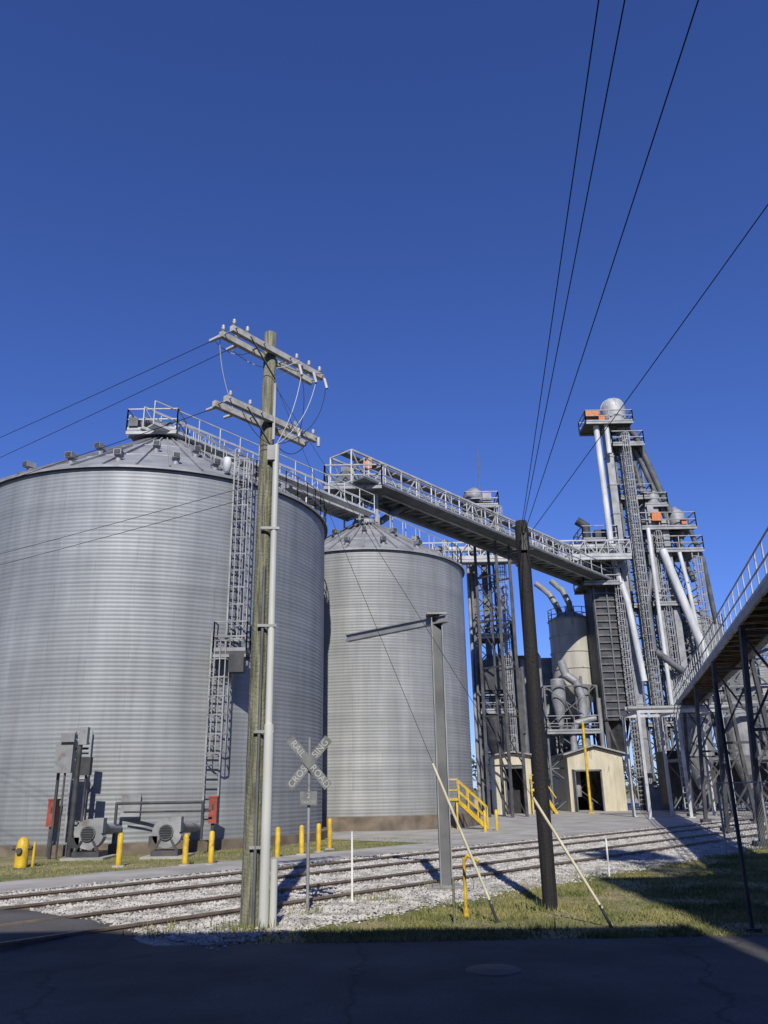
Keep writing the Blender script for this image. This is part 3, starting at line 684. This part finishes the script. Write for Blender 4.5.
cd.cyl((PX+.19,PY-.13,0.0),(PX+.17,PY-.11,6.9),.055,.05,n=12); cd.cyl((PX+.31,PY-.10,0),(PX+.31,PY-.10,.85),.05,n=12)
cd.cyl((PX+.19,PY-.13,0),(PX+.19,PY-.13,2.6),.07,n=12)
cg=g('ground_moulding',steelM); cg.cyl((PX+.06,PY-.17,0),(PX+.05,PY-.14,4.9),.022,n=10)
for z in(1,2.5,4,5.5): hw.beam((PX-.02,PY-.18,z),(PX+.26,PY-.15,z),.025,.04)
w2=g('jumper_wires',darkm); w3=g('aluminium_jumpers',conduit)
def curve(p,q,dr,n=12,r=.006,side=V((0,0,0)),mb=None):
    p=V(p);q=V(q); pts=[p+(q-p)*(i/n)+(V((0,0,-dr))+side)*4*(i/n)*(1-i/n) for i in range(n+1)]
    for i in range(n): (mb or w2).cyl(pts[i],pts[i+1],r,n=5,caps=False)
curve(c1+A*-.9-Bp*.35,c1+A*-.3+Bp*.1,.22,mb=w3); curve(c1+A*-.55-Bp*.35,c1+A*.45+Bp*.25,.25,mb=w3); curve(c1+A*-.3,c1+A*1.05+Bp*.25,.16)
curve(c1+A*-.9-Bp*.2,c3+A*-.5-Bp*.2,.0,side=V((-.08,0,.05)),mb=w3); curve(c1+A*.45+Bp*.3-V((0,0,.3)),c3+A*.5+Bp*.25,.0,side=V((.05,0,0)))
end=V((PX+.17,PY-.13,6.9))
curve(c1+A*.8+Bp*.3-V((0,0,.3)),end,.12,side=V((.08,0,0)),mb=w3); curve(c1+A*1.05+Bp*.3-V((0,0,.3)),end,.2,side=V((.16,0,0)))
curve(c3+A*-.55,end,.15); curve(c3+A*.95,end,.2); curve(c1+A*.45+Bp*.3-V((0,0,.3)),end,.05,side=V((.05,0,0)),mb=w3)
g.done()
DPX,DPY=2.34,13.0
g=G('wooden_pole',(DPX,DPY,0)); w=g('pole_shaft',woodD); w.lathe(DPX,DPY,[(.11,0),(.113,3),(.115,5.85),(.095,6.0),(0,6.01)],16)
hw2=g('hardware',steelD); hw2.cyl((DPX,DPY-.2,5.75),(DPX,DPY+.2,5.75),.015); hw2.cyl((DPX-.18,DPY,5.5),(DPX+.18,DPY,5.5),.015); hw2.box(DPX,DPY-.14,5.6,.1,.04,.3); g.done()
g=G('power_lines',(2.3,13,6)); w=g('wires',darkm)
for ex,ez,zz in((.69,7.45,5.95),(1.02,7.5,5.85),(1.85,7.3,5.7),(4.85,7.75,5.6)):
    wire(w,(DPX,DPY-.12,zz),(ex,-4.6,ez),.05,.0055)
wire(w,(c1+A*-.9-Bp*.35),(-30,31,10.0),.3,.006,20); wire(w,(c1+A*-.55-Bp*.35),(-30,31.8,9.5),.35,.006,20)
wire(w,(c3+A*-.9-Bp*.35),(-30,30,9.2),.3,.006,20)
wire(w,(PX-.1,PY,6.3),(-30,31,7.9),.3,.005,20); wire(w,(PX-.1,PY,6.1),(-30,31,7.5),.3,.005,20)
g1=(1.42,11.9,0.05); g2=(2.8,11.35,.05)
wire(w,(PX+.05,PY,8.2),g1,0,.004,2); wire(w,(PX+.05,PY,8.1),g2,0,.004,2)
g.done()
gp=mat('guard_plastic',(.68,.65,.5),(.55,.5,.34),.5)
for e,ln in((g1,2.15),(g2,1.75)):
    g=G('guy_wire_guard',e); p=g('guard_tube',gp)
    a=V(e); d=(V((PX+.05,PY,8.15))-a).normalized(); p.cyl(a+d*.2,a+d*ln,.019,n=8); q=g('anchor',steelD); q.cyl(a-V((0,0,.05)),a+d*.25,.02,n=8); g.done()
g=G('utility_pole',(-30,31,0)); w=g('pole_shaft',wood); w.lathe(-30,31,[(.17,0),(.12,10.6),(0,10.62)],14); w.box(-30,31,10.1,.12,2.2,.12); g.done()
# ------------------------------------------------------------ gallows post
g=G('steel_gallows_post',(1.0,15.7,0)); p=g('post',galv)
bx,by=1.0,15.7
p.box(bx-.10,by,2.45,.02,.24,4.9); p.box(bx+.10,by,2.45,.02,.24,4.9); q=g('shaded_web',steelM); q.box(bx,by,2.45,.178,.018,4.9); p.box(bx,by,.07,.5,.45,.03)  # darker steel between the flanges puts the post's shaded face into colour
ar=g('arm',galv); q0=V((1.2,15.52,4.86)); q1=V((-.85,17.5,4.86)); ar.beam(q0+V((0,0,.065)),q1+V((0,0,.065)),.14,.02); ar.beam(q0-V((0,0,.065)),q1-V((0,0,.065)),.14,.02); ar.beam(q0,q1,.06,.11)
ar.box(1.0,15.7,4.97,.4,.35,.03)
cn=g('concrete_footing',conc); cn.box(bx,by,.0,.7,.6,.1)
g.done()
# ------------------------------------------------------------ crossbuck
sx,sy,sz=-1.23,13.0,2.12
g=G('railroad_crossing_sign',(sx,sy,0)); p=g('post',galv); p.cyl((sx,sy+.04,0),(sx,sy+.04,2.5),.025,n=8)
bl=g('crossbuck_blades',signm)
def blade(ang,yy):
    d=V((math.cos(ang),0,math.sin(ang)))*.47; n=V((-math.sin(ang),0,math.cos(ang)))*.07; c=V((sx,yy,sz)); t=V((0,.006,0))
    vs=[c-d-n,c+d-n,c+d+n,c-d+n]; vs=[v-t for v in vs]+[v+t for v in vs]
    bl.add(vs,[(0,1,2,3),(7,6,5,4),(0,4,5,1),(1,5,6,2),(2,6,7,3),(3,7,4,0)])
blade(math.radians(50),sy-.01); blade(math.radians(-50),sy-.03)
bl.box(sx,sy-.02,1.6,.26,.012,.2)
par=g.done()
txtm=mat('sign_lettering',(.45,.46,.46),(.34,.35,.35),.6)
def text(body,x,y,z,size,ang):
    cu=bpy.data.curves.new('lettering','FONT'); cu.body=body; cu.size=size; cu.align_x='CENTER'; cu.align_y='CENTER'; cu.extrude=.001
    o=bpy.data.objects.new('lettering',cu); scene.collection.objects.link(o); cu.materials.append(txtm)
    o.parent=par; o.matrix_local=Matrix.Translation(V((x,y,z))-V(par.location))@Matrix.Rotation(-ang,4,'Y')@Matrix.Rotation(math.pi/2,4,'X')
a_=math.radians(50)
o=V((math.cos(a_),0,-math.sin(a_)))*.27
text('RAIL',sx-o.x,sy-.039,sz-o.z,.14,-a_); text('ROAD',sx+o.x,sy-.039,sz+o.z,.14,-a_)
o=V((math.cos(a_),0,math.sin(a_)))*.27
text('CROS',sx-o.x,sy-.019,sz-o.z,.14,a_); text('SING',sx+o.x,sy-.019,sz+o.z,.14,a_)
text('2',sx,sy-.029,1.635,.11,0); text('TRACKS',sx,sy-.029,1.54,.06,0)
# ------------------------------------------------------------ bollards etc
for (x,y,h) in[(-6.75,21.6,.8),(-5.1,21.6,.75),(-4.5,21.8,.8),(-3.05,23.5,.8),(-2.5,24.5,.8),(-2.1,25.5,.8),(-1.85,26.6,.9),(3.9,35,.85),(4.5,36,.85)]:
    g=G('bollard',(x,y,0)); p=g('post',yellow); p.lathe(x,y,[(.07,0),(.07,h-.06),(.05,h-.015),(0,h)],14); f=g('footing',conc); f.lathe(x,y,[(.16,0),(.15,.04),(.08,.045)],14,False); g.done()
g=G('yellow_valve_guard',(-9.35,22,0)); p=g('guard',yellow)
p.lathe(-9.35,22,[(.16,0),(.16,.5),(.12,.65),(.05,.72),(0,.72)],16); q=g('valve',steelD); q.cyl((-9.35,21.76,.4),(-9.35,22,.4),.07); q.cyl((-9.1,22,.45),(-9.6,22,.45),.05); p.cyl((-9.05,22,0),(-9.05,22,.6),.035); g.done()
def fan(x,y,sc=1.0):
    g=G('aeration_fan',(x,y,0)); h=g('scroll_housing',galv)
    n=26; vs=[]
    for k,yy in enumerate((-.2,.2)):
        for i in range(n):
            t=2*math.pi*i/n; r=(.44+.12*i/n)*sc; vs.append((x+r*math.cos(t),y+yy*sc,.85*sc+r*math.sin(t)))
    fs=[tuple(range(n-1,-1,-1)),tuple(range(n,2*n))]+[(i,(i+1)%n,n+(i+1)%n,n+i) for i in range(n)]
    h.add(vs,fs); h.box(x+.32*sc,y,1.1*sc,.36*sc,.38*sc,.5*sc)
    r=g('inlet_ring',steelM); r.cyl((x,y-.28*sc,.85*sc),(x,y-.2*sc,.85*sc),.26*sc,n=20)
    d=g('inlet_screen',darkm); d.cyl((x,y-.3*sc,.85*sc),(x,y-.285*sc,.85*sc),.22*sc,n=20)
    for k in range(5): r.beam((x-.2*sc,y-.31*sc,(.69+.08*k)*sc),(x+.2*sc,y-.31*sc,(.69+.08*k)*sc),.01)
    m=g('motor',steelD); m.cyl((x-.1,y+.2*sc,.8*sc),(x-.1,y+.7*sc,.8*sc),.16*sc,n=14); m.box(x-.45*sc,y,.55*sc,.3*sc,.4*sc,.35*sc)
    b_=g('skid',steelD); b_.box(x,y+.12,.14*sc,.95*sc,.9*sc,.22*sc)
    for sg in(-1,1): b_.beam((x+sg*.42*sc,y-.2*sc,.22*sc),(x+sg*.2*sc,y-.2*sc,.6*sc),.06)
    du=g('duct',galv); du.pipe([(x+.3*sc,y+.1,1.1*sc),(x+.3*sc,y+.6,.95*sc),(x+.25*sc,y+2.6,.85*sc)],.18*sc,14)
    pd=g('concrete_pad',conc); pd.box(x,y+.2,.03,1.2,1.4,.06)
    g.done()
fan(-8.5,24.4,.8); fan(-6.3,24.4,.8)
g=G('pipe_run',(-7,25.4,0)); p=g('pipes',steelD); p.pipe([(-8.2,25.6,.4),(-8.2,25.6,1.45),(-5.6,25.6,1.45),(-5.6,25.6,.4)],.045); p.pipe([(-8.0,25.7,1.2),(-5.4,25.8,1.2)],.03); g.done()
g=G('electrical_panel',(-8.9,24,0)); p=g('cabinet',galv); p.box(-9.45,24.4,2.75,.5,.25,.85); p.box(-8.95,24.4,3.35,.24,.2,.5); p.box(-9.35,24.25,3.3,.4,.15,.25)
q=g('stand',steelD); q.beam((-9.65,24.55,0),(-9.65,24.55,3.1),.07); q.beam((-9.7,24.55,3.0),(-8.85,24.55,3.0),.06); q.beam((-9.7,24.55,2.4),(-8.85,24.55,2.4),.06); q.box(-8.8,24.4,2.5,.28,.2,.5)
q.cyl((-9.05,24.4,0),(-9.05,24.4,3.2),.08); q.cyl((-8.8,24.45,0),(-8.8,24.45,2.6),.035); q.cyl((-9.4,24.4,0),(-9.4,24.4,2.5),.03)
g.done()
for x,y in((-10.1,25.6),(-5.4,26.2)):
    g=G('red_utility_box',(x,y,0)); p=g('box',red); p.box(x,y,1.2,.25,.24,.75); p.box(x,y,1.59,.29,.28,.05); q=g('leg',steelD); q.box(x,y,.41,.1,.1,.82); q.box(x,y-.13,1.3,.04,.03,.15); g.done()
wst=mat('marker_white',(.75,.75,.72),(.6,.6,.57),.6)
for x,y,h in((-.62,14.2,.95),(-.75,17.2,.9),(4.3,17.2,.7)):
    g=G('marker_stake',(x,y,0)); p=g('stake',wst); p.box(x,y,h/2,.03,.02,h); p.add([(x-.015,y-.01,h),(x+.015,y-.01,h),(x,y-.01,h+.05),(x-.015,y+.01,h),(x+.015,y+.01,h),(x,y+.01,h+.05)],[(0,1,2),(3,5,4),(0,2,5,3),(1,4,5,2)]); g.done()
g=G('yellow_bent_pipe',(1.05,12.4,0)); p=g('pipe',yellow); p.pipe([(1.05,12.4,0),(1.05,12.4,.72),(1.1,12.38,.8),(1.25,12.3,.72)],.023); p.cyl((1.05,12.4,0),(1.05,12.4,.1),.04); g.done()
g=G('fence_post',(.85,11.9,0)); p=g('post',wood); p.cyl((.85,11.9,0),(.85,11.9,.55),.018,n=8); g.done()
# ------------------------------------------------------------ buildings behind the camera
g=G('brick_warehouse',(0,-10,0)); w=g('walls',brick); 
H=12.3; w.box(-12.9,-10.6,H/2,34.2,12,H)
pp=g('parapet',conc); pp.box(-12.9,-10.6,H+.06,34.3,12.3,.12)
wn=g('windows',glassD); fr=g('window_frames',wst)
for i in range(-6,2):
    for z in(3.2,8.2):
        wn.box(i*4.4-1.6,-4.58,z,1.8,.06,2.2); fr.box(i*4.4-1.6,-4.56,z+1.15,2.0,.14,.12); fr.box(i*4.4-1.6,-4.54,z-1.17,2.1,.2,.12); fr.box(i*4.4-1.6,-4.53,z,.07,.08,2.2)
g.done()
g=G('grass_shade_block',(14,-11,0)); w=g('walls',conc)  # unseen block added to cast the shade over the right-hand grass
w.box(6.6,-9.9,8.6,3.9,10,17.2); w.box(10.8,-10.2,10.6,4.4,10.5,21.2); w.box(22.0,-10.2,9.2,17.9,10.5,18.4)
w.box(12.0,-10.2,22.0,1.8,6,1.6)
m_=g('shadow_mast',steelM); lattice(m_,6.9,-7,17.2,22.6,1.1,1.1,5,.12); platform(m_,m_,6.9,-7,22.6,1.9,1.9,.08); m_.box(6.9,-7,23.3,.9,.9,1.3)  # added out of view to throw a long narrow shadow
m_.pipe([(9.6,-6.5,21),(9.6,-6.5,24.6),(11.5,-6.5,25.4)],.3)
rail(m_,[(4.8,-5.1,17.2),(8.4,-5.1,17.2)],1.1,.07,1.2); rail(m_,[(8.7,-5.1,21.2),(12.9,-5.1,21.2)],1.1,.07,1.2)
dd=g('door',steelM); dd.box(10.6,-4.9,1.5,2.2,.1,3.0); ww=g('windows',glassD)
for z in(6,10,14): ww.box(11,-4.93,z,1.4,.06,1.4); ww.box(6.6,-4.88,z,1.0,.06,1.4)
g.done()
vs=[];fs=[]
for i in range(16000):
    X=random.uniform(-160,260); h=5+2.5*math.sin(X*.11)+1.5*math.sin(X*.37+1)+random.uniform(-.8,.8); z=random.random()**.8*h
    y=190+random.uniform(-5,5); s=random.uniform(.4,.9); o=len(vs)
    for k in range(3): vs.append((X+random.uniform(-s,s),y+random.uniform(-s,s),z+random.uniform(-s,s)))
    fs.append((o,o+1,o+2))
me=bpy.data.meshes.new('distant_trees'); me.from_pydata(vs,[],fs); me.materials.append(foliage); o=bpy.data.objects.new('distant_trees',me); scene.collection.objects.link(o)
# ------------------------------------------------------------ light
el=math.radians(38); az=(.03,-.9995); sv=V((az[0],az[1],0)).normalized()*math.cos(el)+V((0,0,math.sin(el)))
w=bpy.data.worlds.new('World'); scene.world=w; w.use_nodes=True; t=w.node_tree; bg=t.nodes['Background']
sk=t.nodes.new('ShaderNodeTexSky'); sk.sky_type='NISHITA'; sk.sun_disc=False; sk.sun_elevation=el; sk.sun_rotation=math.radians(178.3)
sk.air_density=1.0; sk.dust_density=.1; sk.ozone_density=4.0; sk.altitude=200
hs=t.nodes.new('ShaderNodeMixRGB'); hs.blend_type='MULTIPLY'; hs.inputs['Fac'].default_value=1; hs.inputs['Color2'].default_value=(.60,.76,1.38,1)
t.links.new(sk.outputs['Color'],hs.inputs['Color1']); t.links.new(hs.outputs['Color'],bg.inputs['Color']); bg.inputs['Strength'].default_value=.096
sl=bpy.data.lights.new('sun','SUN'); sl.energy=4.8; sl.angle=math.radians(.5); sl.color=(1,.955,.87); so=bpy.data.objects.new('sun',sl); scene.collection.objects.link(so)
so.rotation_euler=(-sv).to_track_quat('-Z','Y').to_euler(); so.location=(0,-20,40)
# ------------------------------------------------------------ camera
cam=bpy.data.cameras.new('camera'); co=bpy.data.objects.new('camera',cam); scene.collection.objects.link(co)
cam.sensor_fit='VERTICAL'; cam.sensor_height=36; cam.lens=28.125; cam.clip_end=4000; cam.clip_start=.05
co.matrix_world=Matrix.Translation((0,0,1.7))@Matrix.Rotation(math.radians(90+19.16),4,'X')@Matrix.Rotation(math.radians(-1.0),4,'Z')
scene.camera=co
scene.view_settings.view_transform='Standard'; scene.view_settings.look='None'; scene.view_settings.exposure=0
